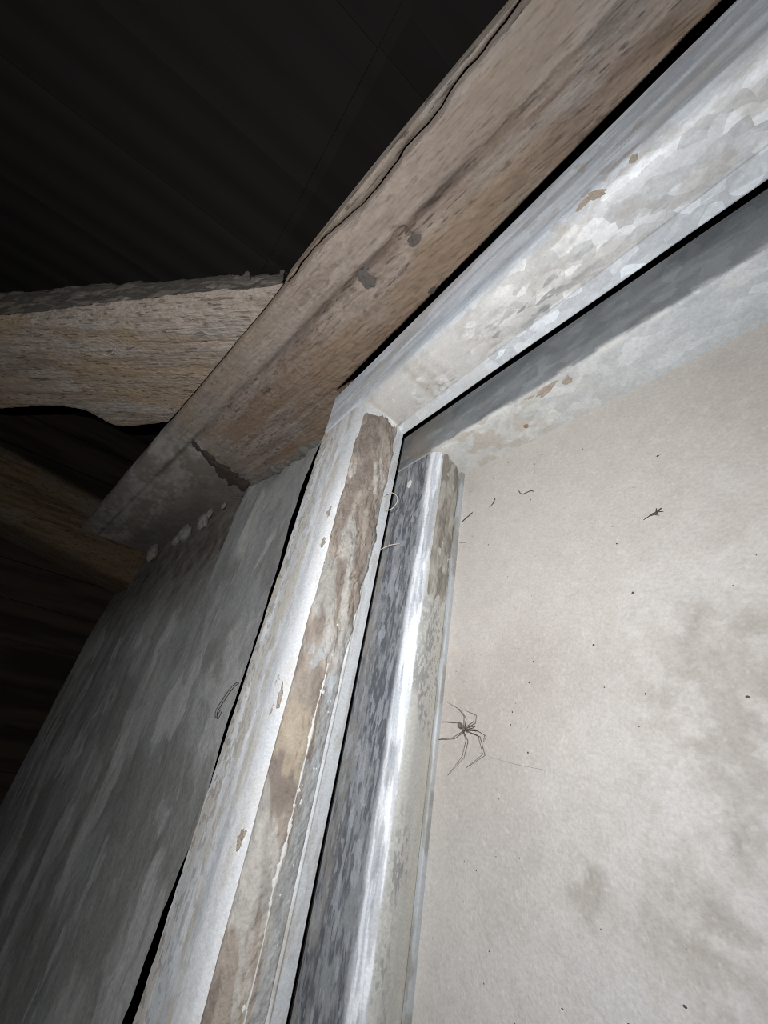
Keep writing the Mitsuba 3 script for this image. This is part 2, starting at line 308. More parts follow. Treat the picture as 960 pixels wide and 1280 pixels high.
def metal_bump(p, n, uv):
    x, y, z = rel(p)
    return fbm(x * 40, y * 60, z * 40, octaves=3) + 0.10 * fbm(x * 500, y * 500, z * 500, octaves=2)
scene['mat_head'] = principled(head_colour, 0.6, 0.08, 0.35, metal_bump, 0.0006)
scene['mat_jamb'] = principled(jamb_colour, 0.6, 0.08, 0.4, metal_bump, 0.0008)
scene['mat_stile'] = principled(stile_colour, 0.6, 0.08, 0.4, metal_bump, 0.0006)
scene['mat_rail'] = principled(rail_colour, 0.65, 0.05, 0.3, metal_bump, 0.0006)
scene['mat_bead'] = principled(bead_colour, 0.55, 0.15, 0.45)
scene['mat_mud'] = dull(mud_colour, 0.9, mud_bump, 0.0024, 4e-4)
scene['mat_leafmud'] = dull(leafmud_colour, 0.9, mud_bump, 0.002, 4e-4)
scene['mat_board'] = dull(board_colour, 0.85, board_bump, 0.00022, 4e-4)
scene['mat_plaster'] = dull(plaster_colour, 0.95, plaster_bump, 0.004, 1e-3)
scene['mat_beam'] = dull(beam_colour, 0.9, wood_bump(*BA), 0.0030, 5e-4)
scene['mat_joist'] = dull(joist_colour, 0.95, wood_bump(0.72, 0.69), 0.0035, 6e-4)
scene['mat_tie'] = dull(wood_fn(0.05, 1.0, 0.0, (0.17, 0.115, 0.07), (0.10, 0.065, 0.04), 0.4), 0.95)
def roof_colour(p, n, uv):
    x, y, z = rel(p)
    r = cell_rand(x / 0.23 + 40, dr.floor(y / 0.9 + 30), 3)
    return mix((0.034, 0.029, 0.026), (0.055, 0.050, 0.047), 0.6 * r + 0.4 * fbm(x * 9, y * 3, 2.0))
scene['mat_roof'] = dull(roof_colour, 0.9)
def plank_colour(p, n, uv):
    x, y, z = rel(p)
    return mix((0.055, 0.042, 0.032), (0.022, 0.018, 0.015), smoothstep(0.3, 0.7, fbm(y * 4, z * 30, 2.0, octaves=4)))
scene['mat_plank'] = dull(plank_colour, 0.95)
scene['mat_lime'] = flat(0.62, 0.61, 0.59)
scene['mat_crumb'] = flat(0.36, 0.305, 0.245)
scene['mat_darkcrumb'] = flat(0.10, 0.085, 0.075)
scene['mat_stone'] = flat(0.29, 0.275, 0.25)
scene['mat_ridge'] = flat(0.075, 0.058, 0.05)
scene['mat_fillet'] = flat(0.20, 0.185, 0.165)
scene['mat_knot'] = flat(0.13, 0.112, 0.10)
scene['mat_bark'] = dull(wood_fn(BA[0], BA[1], 0.0, (0.33, 0.27, 0.22), (0.20, 0.16, 0.13), 0.8), 0.95)
scene['mat_rust'] = flat(0.30, 0.17, 0.10)
scene['mat_fibre'] = flat(0.10, 0.08, 0.065)
scene['mat_thread'] = flat(0.28, 0.26, 0.24)
scene['mat_straw'] = flat(0.62, 0.56, 0.45)
scene['mat_spider'] = flat(0.14, 0.11, 0.09, 0.6)
scene['mat_floor'] = flat(0.12, 0.105, 0.09)

# ---------------------------------------------------------------- the room
FLOOR = -C
def yw(x): return 0.199 + 0.115 * (x + 0.609)            # face of the plastered wall, a few degrees out of line with the door
# back wall, left of the door
def wall_mesh(x0, x1, z0, z1, nx, nzs, face, thick, ragged_right=False):
    xs, zs = np.linspace(x0, x1, nx), np.r_[np.linspace(z0, -0.5, 12)[:-1], np.linspace(-0.5, z1, nzs)]
    X, Z = np.meshgrid(xs, zs, indexing='ij')
    Y = face(X) + 0.014 * nz(X * 5, Z * 3.5, seed=3) + 0.007 * nz(X * 18, Z * 8, seed=5)
    Y += 0.010 / (1 + np.exp((X + 0.895 + 0.03 * nz(Z * 14, seed=8)) / 0.004)) / (1 + np.exp(-(Z - 0.27) / 0.03))   # coarse undercoat where the top coat has fallen off
    Y += 0.02 * np.clip((Z - z1 + 0.05) / 0.05, 0, 1) * (0.5 + nz(X * 25, seed=2))
    if ragged_right:
        w = (X - x0) / (x1 - x0)
        X = X + w ** 8 * (0.010 * nz(Z * 11, seed=21) + 0.008 * nz(Z * 45, seed=22) - 0.004 * np.clip((0.1 - Z) / 0.4, 0, 1))
    n, m = X.shape
    front = np.stack([X, Y, Z], -1)
    back = np.stack([X - (0.55 * ((X - x0) / (x1 - x0)) if ragged_right else 0), face(X) + thick, Z], -1)   # wall end undercut to a feather edge, shaped to keep the jamb gap dark
    v = np.vstack([front.reshape(-1, 3), back.reshape(-1, 3)])
    f0 = quads(n, m); N = n * m
    ring = np.r_[np.arange(m), np.arange(1, n) * m + m - 1, (n - 1) * m + np.arange(m - 2, -1, -1), np.arange(n - 2, 0, -1) * m]
    r2 = np.roll(ring, -1)
    side = np.vstack([np.stack([ring, r2, r2 + N], -1), np.stack([ring, r2 + N, ring + N], -1)])
    t = trimesh.Trimesh(v, np.vstack([f0, f0[:, ::-1] + N, side]), process=False); t.fix_normals()
    return t
WT = 0.474
add('wall_back', wall_mesh(-1.95, -0.597, FLOOR, WT, 260, 240, yw, 0.16, True), 'mat_plaster', 40, kind='structure', label='dark grey trowelled plaster wall to the left of the metal door frame', )
add('wall_right', wall_mesh(0.86, 2.0, FLOOR, WT, 40, 40, yw, 0.10), 'mat_plaster', 40, kind='structure', label='plastered wall on the far side of the door')
# bits of rubble that show where the plaster stops under the beam
for i, (x, y, z, r) in enumerate([(-1.545, 0.083, 0.441, 0.024), (-1.255, 0.119, 0.443, 0.025), (-1.125, 0.134, 0.444, 0.019), (-1.098, 0.138, 0.463, 0.011), (-1.335, 0.113, 0.440, 0.018), (-1.02, 0.150, 0.462, 0.008)]):
    add('wall_back__stone', lump((x, y + 0.007, z), (r, r * 0.6, r * 1.1), 40 + i, 0.6, 4, 1.0), 'mat_stone', 30, label='pale rubble stone showing at the top of the plaster' if i == 0 else None)
# left wall of dark boards
wl = -1.96
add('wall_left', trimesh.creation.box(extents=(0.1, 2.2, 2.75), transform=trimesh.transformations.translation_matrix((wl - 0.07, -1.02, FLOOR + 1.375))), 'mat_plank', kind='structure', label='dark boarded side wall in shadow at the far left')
k, z = 0, FLOOR
while z < 1.06:
    h = 0.125 + 0.03 * (rng.random() - 0.5)
    b = trimesh.creation.box(extents=(0.022, 2.18, h - 0.012)); b = b.subdivide().subdivide()
    v = np.array(b.vertices); v[:, 0] += 0.008 * nz(v[:, 1] * 3 + 7 * k, v[:, 2] * 6, seed=k) * 2; v[:, 2] += 0.012 * nz(v[:, 1] * 2.1 + 3 * k, seed=k)
    b.vertices = v + [wl - 0.008, -1.02, z + h / 2]
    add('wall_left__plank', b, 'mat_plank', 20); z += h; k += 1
add('floor', trimesh.creation.box(extents=(4.1, 3.4, 0.05), transform=trimesh.transformations.translation_matrix((0.03, -0.45, FLOOR - 0.025))), 'mat_floor', kind='structure', label='bare earth floor')

# roof: overlapping dark sheets running out from the wall
CZ = 1.02
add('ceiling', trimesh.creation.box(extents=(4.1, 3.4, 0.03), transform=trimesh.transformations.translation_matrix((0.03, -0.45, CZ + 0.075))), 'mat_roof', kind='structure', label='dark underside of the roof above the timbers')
for r, (y0, y1, dz) in enumerate([(-2.1, -0.02, 0.0), (-0.06, 1.2, 0.012)]):
    for k in range(17):
        x0 = -2.0 + 0.24 * k
        n = 25; xs = np.linspace(x0, x0 + 0.27, n)
        zz = CZ + dz + 0.006 * (k % 2) + 0.003 * np.sin((xs - x0) / 0.27 * 2 * math.pi * 3) + 0.008 * (rng.random() - 0.5)
        ring = lambda y: np.vstack([np.stack([xs, np.full(n, y), zz], -1), np.stack([xs[::-1], np.full(n, y), zz[::-1] + 0.003], -1)])
        a, b = ring(y0), ring(y1)
        v = np.vstack([a, b]); m = 2 * n
        f = quads(2, m, True)
        t = trimesh.Trimesh(v, f, process=False); t.fix_normals()
        add('ceiling__roof_sheet', t, 'mat_roof', 40)
# ---------------------------------------------------------------- timbers
def yf(x): return 0.066 + 0.118 * x                       # front arris of the beam, plan
ZU = 0.475
X = np.r_[np.linspace(-1.70, -0.95, 160)[:-1], np.linspace(-0.95, -0.48, 180)[:-1], np.linspace(-0.48, 0.06, 400)[:-1], np.linspace(0.06, 1.35, 150)]
frag = 0.010 * np.clip(nz(X * 9, seed=31) * 2.2 + 0.35, 0, 1.2) * np.exp(-((X + 0.19) / 0.10) ** 4) + 0.006 * nz(X * 40, seed=32) * np.exp(-((X + 0.2) / 0.2) ** 4) + 0.004 * nz(X * 12, seed=33) + 0.002 * nz(X * 70, seed=38)
front = yf(X) + frag
back = np.where(X > -0.475, 0.1605 + 0.0012 * nz(X * 30, seed=34), np.where(X < -0.52, yw(X) + 0.03, 0.1605 + (yw(-0.52) + 0.03 - 0.1605) * (-0.475 - X) / 0.045))
back = np.maximum(back, front + 0.02)
w = np.linspace(0, 1, 70)
U = front[:, None] + (back - front)[:, None] * w
tt = U - 0.118 * X[:, None]
Zb = ZU + 0.006 * nz(X[:, None] * 5, U * 18, seed=35) + 0.003 * nz(X[:, None] * 30, U * 70, seed=36)
Zb = Zb + 0.0035 * np.exp(-((tt - 0.1165) / 0.0032) ** 2)                                     # groove along the beam
def pit(kx, ky, a, b, an, k=2):
    c, q = math.cos(math.radians(an)), math.sin(math.radians(an))
    dx, dy = X[:, None] - kx, U - ky
    return np.exp(-(((dx * c + dy * q) / a) ** 2 + ((-dx * q + dy * c) / b) ** 2 + 0.5 * nz(dx * 90 + 5, dy * 90, seed=39)) ** k)
Zb = Zb + 0.0035 * pit(-0.295, 0.0925, 0.011, 0.0165, -25) + 0.007 * pit(-0.2275, 0.0945, 0.0085, 0.012, -30) - 0.0035 * pit(-0.2155, 0.0965, 0.010, 0.008, -20) + 0.004 * pit(-0.222, 0.106, 0.009, 0.006, 10)
Zb = Zb + 0.0022 * nz(X[:, None] * 60, U * 260, seed=37)
Zb = Zb + 0.0015 * np.exp(-((X[:, None] + 0.848 + 0.3 * (U - 0.1)) / 0.006) ** 2)              # joint between the two lengths
Zb[:, 0] += 0.004
xs = np.broadcast_to(X[:, None], U.shape)
H = 0.062
rings = np.concatenate([np.stack([xs, U, Zb], -1),
                        np.stack([X, back, np.full_like(X, ZU + H)], -1)[:, None],
                        np.stack([X, front + 0.004, np.full_like(X, ZU + H)], -1)[:, None],
                        np.stack([X, front - 0.001, np.full_like(X, ZU + H * 0.5)], -1)[:, None]], 1)
add('wooden_beam__body', loft(rings), 'mat_beam', 45)
tag('wooden_beam', 'long weathered brown beam running diagonally above the metal door head', 'beam')
# loose lath of bark along its upper edge
X2 = np.linspace(-0.37, 0.02, 200)
y0 = yf(X2) - 0.004 - 0.0025 * np.sin(np.clip((X2 + 0.37) / 0.39, 0, 1) * math.pi)
yb_ = np.maximum(np.interp(X2, X, front) - 0.0028 - 0.002 * nz(X2 * 60, seed=41), y0 + 0.0015)
r = [np.array([[x, b, ZU + 0.007], [x, a + 0.001, ZU + 0.006], [x, a, ZU + 0.008], [x, a, ZU + 0.030], [x, b, ZU + 0.030]]) for x, a, b in zip(X2, y0, yb_)]
add('wooden_beam__bark_strip', loft(r), 'mat_bark', 30, label='thin loose strip of bark along the upper edge')
for i, (x, y, a, b, an) in enumerate([(-0.2945, 0.093, 0.0095, 0.0140, 30), (-0.222, 0.1065, 0.0095, 0.0060, -10)]):
    add('wooden_beam__knot', rot_lump((x, y, ZU + (0.0025, 0.0042)[i]), (a, b, 0.0030), an, 'z', 60 + i, 0.8, 5), 'mat_knot', 40, label=('darker oval knot nearer the joist', 'round knot with a shadowed hollow')[i])
# clay ridge across the joint
q = np.array([(-0.822, 0.020, ZU), (-0.842, 0.050, ZU - 0.001), (-0.862, 0.085, ZU - 0.003), (-0.876, 0.125, ZU - 0.006), (-0.880, 0.165, ZU - 0.010)])
cs = CubicSpline(np.linspace(0, 1, 5), q)(np.linspace(0, 1, 50)); sw = np.linspace(0, 1, 50)
def ridge(cs, rad, squash, seed, amp, freq=90, m=26):
    """a crumbly strand along the points cs"""
    a = np.arange(m) * 2 * math.pi / m
    v = np.stack([np.stack([c[0] + r * np.cos(a) * squash[0], c[1] + r * squash[1] * (np.cos(a) if squash[0] == 0 else 0 * a), c[2] + r * squash[2] * np.sin(a)], -1) for c, r in zip(cs, rad)])
    d = nz(v[..., 0] * freq, v[..., 1] * freq, v[..., 2] * freq, seed=seed)
    ctr = np.asarray(cs)[:, None]
    return loft(ctr + (v - ctr) * (1 + amp * d[..., None] * 2))
cs = CubicSpline(np.linspace(0, 1, 5), q)(np.linspace(0, 1, 120)); sw = np.linspace(0, 1, 120)
cs[:, 0] += 0.008 * nz(sw * 16, seed=12)
rad = np.maximum(0.0035 + 0.008 * sw + 0.009 * nz(sw * 14, seed=9), 0.0015)
add('wooden_beam__clay_ridge', ridge(cs, rad, (1.9, 0, 0.6), 10, 1.1, 90), 'mat_ridge', 40, label='crumbling dark clay ridge across the joint of the beam')

# grey mortar squeezed into the corner between wall top and beam
xs = np.linspace(-0.95, -0.60, 220)
P = np.stack([xs, yw(xs) + 0.002 + 0.010 * nz(xs * 13, seed=15), np.full(220, 0.471)], -1)
rad = np.maximum(0.007 + 0.018 * nz(xs * 20, seed=4), 0.0015)
add('wall_back__mortar_fillet', ridge(P, rad, (0, 1.3, 0.7), 14, 1.1, 55), 'mat_fillet', 40, label='ragged grey mortar line between wall and beam')

# joist that meets the beam from the left, a slab with waney edges
S = np.linspace(0, 1, 260)
N0, N1, F0, F1 = np.array([-0.3865, 0.0185]), np.array([-1.68, -1.084]), np.array([-0.8035, -0.0325]), np.array([-1.68, -0.970])
jr = []
v1 = np.linspace(0, 1, 40); v2 = np.linspace(0, 1, 14)
for s in S:
    n, f = N0 + (N1 - N0) * s, F0 + (F1 - F0) * s
    d = (f - n) / np.linalg.norm(f - n)
    dist = s * 1.6
    bulge = 0.055 * math.exp(-((s - 0.075) / 0.055) ** 2) - 0.03 * math.exp(-((s - 0.20) / 0.08) ** 2) + 0.02 * nz(s * 22, seed=51) + 0.008 * nz(s * 90, seed=55)
    f = f + d * float(bulge)
    n = n + d * float(0.006 * nz(s * 30, seed=52))
    top = 0.522 + 0.135 * s * 1.3 + float(0.012 * nz(s * 26, seed=53) + 0.008 * nz(s * 90, seed=54)) + 0.004
    und = np.array([[*(n + (f - n) * a), 0.4785 + 0.014 * math.exp(-a / 0.05) + 0.006 * math.exp(-(1 - a) / 0.04)] for a in v1])
    side = np.array([[*(n - d * (0.004 - 0.012 * a)), 0.4925 + (top - 0.4925) * a] for a in v2[::-1]])
    far = np.array([[*(f - d * 0.02), top], [*f, 0.51]])
    jr.append(np.vstack([und, far[::-1], side]))
jr = np.array(jr)
dj = 0.010 * nz(jr[..., 0] * 9 + jr[..., 1] * 9, jr[..., 2] * 25, (jr[..., 0] - jr[..., 1]) * 14, seed=56) + 0.006 * nz(jr[..., 0] * 40 + jr[..., 1] * 40, jr[..., 2] * 90, (jr[..., 0] - jr[..., 1]) * 70, seed=57)
jr[..., 2] += np.where(np.arange(jr.shape[1]) < 40, dj, dj * 0.3)
jr[:, 42:, 0] += 1.0 * dj[:, 42:]; jr[:, 42:, 1] -= 1.0 * dj[:, 42:]
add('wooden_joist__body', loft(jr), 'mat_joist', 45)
tag('wooden_joist', 'rough pale joist with a broken lower edge butting into the long beam from the left', 'joist')
add('wooden_joist__splinter', tube([(-0.545, -0.085, 0.497), (-0.527, -0.062, 0.486), (-0.520, -0.049, 0.476)], 0.0011, 5, 14, 0.0004), 'mat_straw', True)
add('wooden_joist__splinter', tube([(-0.70, -0.16, 0.475), (-0.68, -0.145, 0.470), (-0.665, -0.142, 0.475)], 0.001, 5, 12, 0.0004), 'mat_straw', True)

# dark tie beam behind, square to the wall
ys = np.linspace(-1.9, 0.085, 140)
topz, botz = 0.600 - 0.128 * ys + 0.01 * nz(ys * 7, seed=61), 0.352 - 0.19 * ys + 0.016 * nz(ys * 6, seed=62)
tr = []
for y, a, b in zip(ys, botz, topz):
    e = np.linspace(0, 1, 12)
    fx = -1.72 + 0.010 * nz(y * 4, e * 3, seed=63) - 0.02 * (np.exp(-e / 0.05) + np.exp(-(1 - e) / 0.05))
    tr.append(np.vstack([np.stack([fx, np.full(12, y), a + (b - a) * e], -1), [[-1.93, y, b], [-1.93, y, a]]]))
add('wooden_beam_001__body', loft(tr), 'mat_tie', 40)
tag('wooden_beam_001', 'dark brown tie beam in shadow at the left, under the pale joist', 'beam')

# ---------------------------------------------------------------- steel door frame
XM = 0.12                                               # middle of the doorway
LIPX, LIPY, LIPZ = -0.3575, 0.227, 0.3616
jp = [(-0.4640, 0.2285), (-0.4640, 0.1625)] + arc((-0.4625, 0.1615), 0.0015, 180, 270, 4)[1:] + [(-0.385, 0.160)] + arc((-0.385, 0.192), 0.032, -90, 0, 18)[1:] + [(-0.3545, 0.2085)] + [(LIPX, LIPY - 0.0008), (LIPX - 0.0006, LIPY + 0.0004), (LIPX - 0.004, 0.2285)]
jp = resample(jp, 0.006)
def place_v(mirror):
    def fn(a, b, s):
        x = a if not mirror else 2 * XM - a
        rag = np.where((a < -0.4615) & (b < 0.164), 1.0, 0.0)
        k = 1 if not mirror else -1
        dx = rag * (0.0022 * nz(s * 60, a * 0, seed=71) + 0.0016 * nz(s * 170, seed=72)) * 2 + 0.002 * nz(s * 3.1, seed=73)
        dy = 0.0015 * nz(s * 6, a * 20, seed=74)
        return np.stack([x + k * dx, b + dy - 0.0012, s], -1)
    return fn
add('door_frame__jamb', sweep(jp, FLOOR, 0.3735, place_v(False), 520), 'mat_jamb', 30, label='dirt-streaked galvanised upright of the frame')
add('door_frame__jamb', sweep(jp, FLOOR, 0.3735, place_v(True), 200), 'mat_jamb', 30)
hp = [(0.4525, 0.2285), (0.4530, 0.1615)] + arc((0.4515, 0.1615), 0.0015, 0, -90, 4)[1:] + [(0.390, 0.160)] + arc((0.388, 0.178), 0.0185, -95, -180, 12)[1:] + [(0.3665, 0.2095), (LIPZ, LIPY - 0.0008), (LIPZ + 0.0006, LIPY + 0.0004), (LIPZ + 0.004, 0.2285)]
hp = [(max(a, LIPZ), b) for a, b in resample(hp, 0.006)]
def place_h(a, b, s): return np.stack([s, b + 0.0012 * nz(s * 6, a * 20, seed=75), a + 0.0016 * nz(s * 5, b * 20, seed=76) + np.where(a > 0.4515, 0.002 * nz(s * 90, seed=77), 0)], -1)
add('door_frame__weld_blob', lump((-0.3765, 0.1650, 0.3735), (0.006, 0.003, 0.0045), 9, 0.3), 'mat_lime', True, label='small pale blob where upright and head meet')
add('door_frame__head', sweep(hp, -0.4645, 2 * XM + 0.4645, place_h, 320), 'mat_head', 30, label='bright spangled galvanised head of the frame')
tag('door_frame', 'galvanised steel door frame with dirty rebated edges set in the plaster wall', 'door frame')

def crust(path, z0, z1, nzs, thick, key, mat, label=None, smooth=True):
    """a mud layer on a swept surface: path = 2-D points (x, y) with outward normals; thick(s, z) in metres, below zero where there is none"""
    p = resample(path, 0.0011, False)
    t = np.gradient(p, axis=0); t /= np.linalg.norm(t, axis=1, keepdims=True)
    nrm = np.stack([t[:, 1], -t[:, 0]], -1)
    s = np.linspace(0, 1, len(p)); zz = np.linspace(z0, z1, nzs)
    S_, Z_ = np.meshgrid(s, zz, indexing='ij')
    th = np.maximum(thick(S_, Z_), -0.0012)
    top = np.stack([p[:, None, 0] + nrm[:, None, 0] * th, p[:, None, 1] + nrm[:, None, 1] * th, Z_], -1)
    bot = np.stack([p[:, None, 0] - nrm[:, None, 0] * 0.0014 + 0 * th, p[:, None, 1] - nrm[:, None, 1] * 0.0014 + 0 * th, Z_], -1)
    n, m = th.shape; N = n * m
    f0 = quads(n, m)
    ring = np.r_[np.arange(m), np.arange(1, n) * m + m - 1, (n - 1) * m + np.arange(m - 2, -1, -1), np.arange(n - 2, 0, -1) * m]; r2 = np.roll(ring, -1)
    side = np.vstack([np.stack([ring, r2, r2 + N], -1), np.stack([ring, r2 + N, ring + N], -1)])
    mesh = trimesh.Trimesh(np.vstack([top.reshape(-1, 3), bot.reshape(-1, 3)]), np.vstack([f0, f0[:, ::-1] + N, side]), process=False); mesh.fix_normals()
    return add(key, mesh, mat, smooth, label=label)
sig = lambda x: 1 / (1 + np.exp(-np.clip(x, -40, 40)))
jpath = [(a, b - 0.0012) for a, b in arc((-0.385, 0.192), 0.032, -52, 0, 10) + [(-0.3545, 0.2085), (-0.3558, 0.2165)]]
def jthick(s, z):
    e = np.minimum((s - 0.015 + 0.03 * nz(z * 24, seed=80)) / 0.03, (0.885 + 0.05 * nz(z * 12, seed=81) + 0.10 * sig((z - 0.16) / 0.02) - s) / 0.05)
    clods = sig((z - 0.07) / 0.03)
    t = 0.0012 + 0.0011 * nz(s * 9, z * 40, seed=82) * 2 + clods * (0.0018 + 0.0105 * nz(s * 5 + z * 22, z * 30, seed=83) + 0.0055 * nz(s * 16, z * 95, seed=84))
    e = np.minimum(e, (0.366 - z + 0.02 * nz(s * 7, z * 20, seed=79)) / 0.012)
    t = np.maximum(t + 0.0014 * nz(s * 40, z * 260, seed=85), 0.0011)
    return t * np.clip(e, 0, 1) - 0.0016 * (1 - np.clip(e, 0, 1))
crust(jpath, FLOOR + 0.9, 0.367, 1000, jthick, 'door_frame__mud_crust', 'mat_mud', 'brown dried mud caked inside the rebate of the upright')
zz = np.linspace(-0.75, 0.06, 1100)
lp = np.array(jpath)
def on_path(s):
    p = resample(jpath, 0.0006, False); return p[np.clip((np.asarray(s) * (len(p) - 1)).astype(int), 0, len(p) - 1)]
sc = 0.56 + 0.10 * nz(zz * 9, seed=86) + 0.05 * nz(zz * 45, seed=87)
q = on_path(sc)
rw = np.maximum(0.0004, 0.0014 + 0.0055 * nz(zz * 30, seed=88) + 0.0045 * nz(zz * 190, seed=89))
g8 = np.arange(8) * 2 * math.pi / 8
add('door_frame__lime_drip', loft([np.stack([a[0] + 0.0011 + 0.0014 * np.cos(g8), a[1] + r * np.sin(g8), np.full(8, z)], -1) for a, r, z in zip(q, rw, zz)]), 'mat_lime', True, label='white crusty run of lime down the rebate')
for i in range(60):
    z = 0.10 - 0.50 * rng.random() ** 1.2; a = on_path(0.5 + 0.30 * rng.random()); r = 0.0004 + 0.0009 * rng.random() ** 2
    add('door_frame__lime_fleck', lump((a[0] + 0.0012, a[1], z), (0.0009, r, r * (1 + rng.random())), 200 + i, 0.9, 2), 'mat_lime', True)
# crumbs of mud stuck to the metal
for i, (x, y, z, a, b, c, an, pl) in enumerate([(-0.3713, 0.1625, -0.0740, 0.0034, 0.0016, 0.0066, 10, 'y'), (-0.3705, 0.1625, 0.0256, 0.0022, 0.0012, 0.009, -12, 'y'), (-0.3775, 0.1608, 0.0125, 0.002, 0.001, 0.0055, 8, 'y'), (-0.381, 0.1603, 0.040, 0.0032, 0.001, 0.004, 0, 'y'), (-0.424, 0.160, 0.343, 0.0035, 0.0012, 0.010, -8, 'y'), (-0.372, 0.1625, 0.175, 0.004, 0.0012, 0.006, 20, 'y'),
                                              (-0.375, 0.1613, 0.215, 0.003, 0.001, 0.007, -15, 'y'), (-0.432, 0.160, 0.12, 0.003, 0.001, 0.006, 30, 'y')]):
    add('door_frame__mud_crumb', rot_lump((x, y, z), (a, b, c), an, pl, 100 + i, 1.1, 4), 'mat_crumb', 40)
for i, (x, y) in enumerate([(-0.0718, 0.1600), (-0.0341, 0.1625), (-0.060, 0.1640)]):
    yy = max(y, 0.1625); ang = math.acos(np.clip((0.178 - yy) / 0.0185, -1, 1)); zsurf = 0.388 - 0.0185 * math.sin(ang)
    add('door_frame__mud_crumb', rot_lump((x, yy, zsurf), ((0.0055, 0.0028, 0.0075)[i], 0.0022, 0.0014), 25 * i - 10, 'z', 120 + i, 1.1, 4), 'mat_crumb', 40)

# ---------------------------------------------------------------- door leaf
LX = -0.3775
sp = [(LX, 0.27), (LX, 0.2415), (LX + 0.0012, 0.240), (-0.3156, 0.240)] + arc((-0.3156, 0.258), 0.018, -90, 0, 14)[1:] + [(-0.3012, 0.2795), (-0.3020, 0.300), (LX, 0.300)]
sp = resample(sp, 0.006)
def place_s(mirror):
    def fn(a, b, s):
        return np.stack([(2 * XM - a if mirror else a) + 0.0014 * nz(s * 4, seed=91), b + 0.001 * nz(s * 7, a * 30, seed=92), s], -1)
    return fn
add('door_1__stile', sweep(sp, FLOOR + 0.01, 0.3142, place_s(False), 300), 'mat_stile', 30, label='dark blotched steel stile with a highlight painted along its rounded edge')
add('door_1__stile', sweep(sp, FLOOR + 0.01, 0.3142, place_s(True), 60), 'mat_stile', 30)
rp = [(0.3737, 0.27), (0.3737, 0.2415), (0.3725, 0.240), (0.3204, 0.240)] + arc((0.3204, 0.246), 0.006, -90, -180, 8)[1:] + [(0.3000, 0.2835), (0.3000, 0.300), (0.3737, 0.300)]
rp = resample(rp, 0.006)
def place_r(a, b, s): return np.stack([s, b + 0.001 * nz(s * 7, a * 30, seed=93), a + 0.0012 * nz(s * 6, b * 20, seed=94)], -1)
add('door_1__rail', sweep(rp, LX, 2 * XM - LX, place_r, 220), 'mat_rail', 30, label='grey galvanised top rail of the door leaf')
add('door_1__infill_panel', trimesh.creation.box(extents=(0.90, 0.008, 1.97), transform=trimesh.transformations.translation_matrix((XM, 0.2875, FLOOR + 0.03 + 0.985))), 'mat_board', label='pale beige board panel with chalky white bloom and brown stains')
bp = [(-0.3030, 0.2845), (-0.3022, 0.2797), (-0.3005, 0.2785), (-0.2980, 0.2790), (-0.2964, 0.2808), (-0.2960, 0.2845)]
for mir in (False, True):
    add('door_1__panel_bead', sweep(bp, FLOOR + 0.03, 0.3035, lambda a, b, s, mir=mir: np.stack([(2 * XM - a if mir else a) + 0.0008 * nz(s * 9, seed=95), b, s], -1), 160), 'mat_bead', 40, label='narrow grey metal bead along the edge of the panel')
fpath = arc((-0.3156, 0.258), 0.018, -40, 0, 6) + [(-0.3011, 0.2790)]
def fthick(s, z):
    up = sig((z - 0.135 + 0.02 * nz(s * 6, seed=96)) / 0.012)
    e = np.minimum((s - 0.12 + 0.08 * nz(z * 30, seed=97)) / 0.1, (1.0 - s) / 0.06)
    t = up * (0.0012 + 0.004 * nz(s * 4, z * 40, seed=98) + 0.002 * nz(s * 12, z * 110, seed=99)) - (1 - up) * 0.002
    return t * np.clip(e, 0, 1) - 0.0016 * (1 - np.clip(e, 0, 1))
crust(fpath, 0.05, 0.318, 300, fthick, 'door_1__mud_crust', 'mat_leafmud', 'dried mud on the upper inner edge of the stile')
add('door_1__rivet', lump((-0.344, 0.2398, 0.2827), (0.0042, 0.0014, 0.0052), 5, 0.2), 'mat_lime', True, label='pale round rivet head at the top of the stile')
add('door_1__rivet', lump((-0.1986, 0.268, 0.3068), (0.003, 0.0026, 0.0016), 6, 0.2), 'mat_rust', True, label='small rusty rivet head under the top rail')
for i, (x, z, a, b, an) in enumerate([(-0.0452, 0.3215, 0.0055, 0.003, -20), (-0.036, 0.3225, 0.006, 0.0035, -15), (-0.0636, 0.3215, 0.003, 0.0028, 20), (-0.0001, 0.3215, 0.0028, 0.0045, 10), (-0.072, 0.321, 0.0035, 0.002, 0), (-0.083, 0.320, 0.004, 0.0018, 10)]):
    add('door_1__lime_fleck', rot_lump((x, 0.2432, z), (a, 0.002, b), an, 'y', 140 + i, 0.6), 'mat_lime', 40)
for i, (x, y, z, a, b, c, an) in enumerate([(-0.1576, 0.2465, 0.3145, 0.011, 0.003, 0.0022, -8), (-0.180, 0.2452, 0.3165, 0.010, 0.002, 0.0016, 6), (-0.142, 0.249, 0.3128, 0.005, 0.003, 0.002, 0)]):
    add('door_1__mud_flake', rot_lump((x, y, z), (a, b, c), an, 'y', 160 + i, 1.1, 4), 'mat_crumb', 40, label='brown mud flake along the rail edge' if i == 0 else None)
tag('door_1', 'steel-edged door leaf filled with a pale stained board, closed behind the frame', 'door', kind='structure')

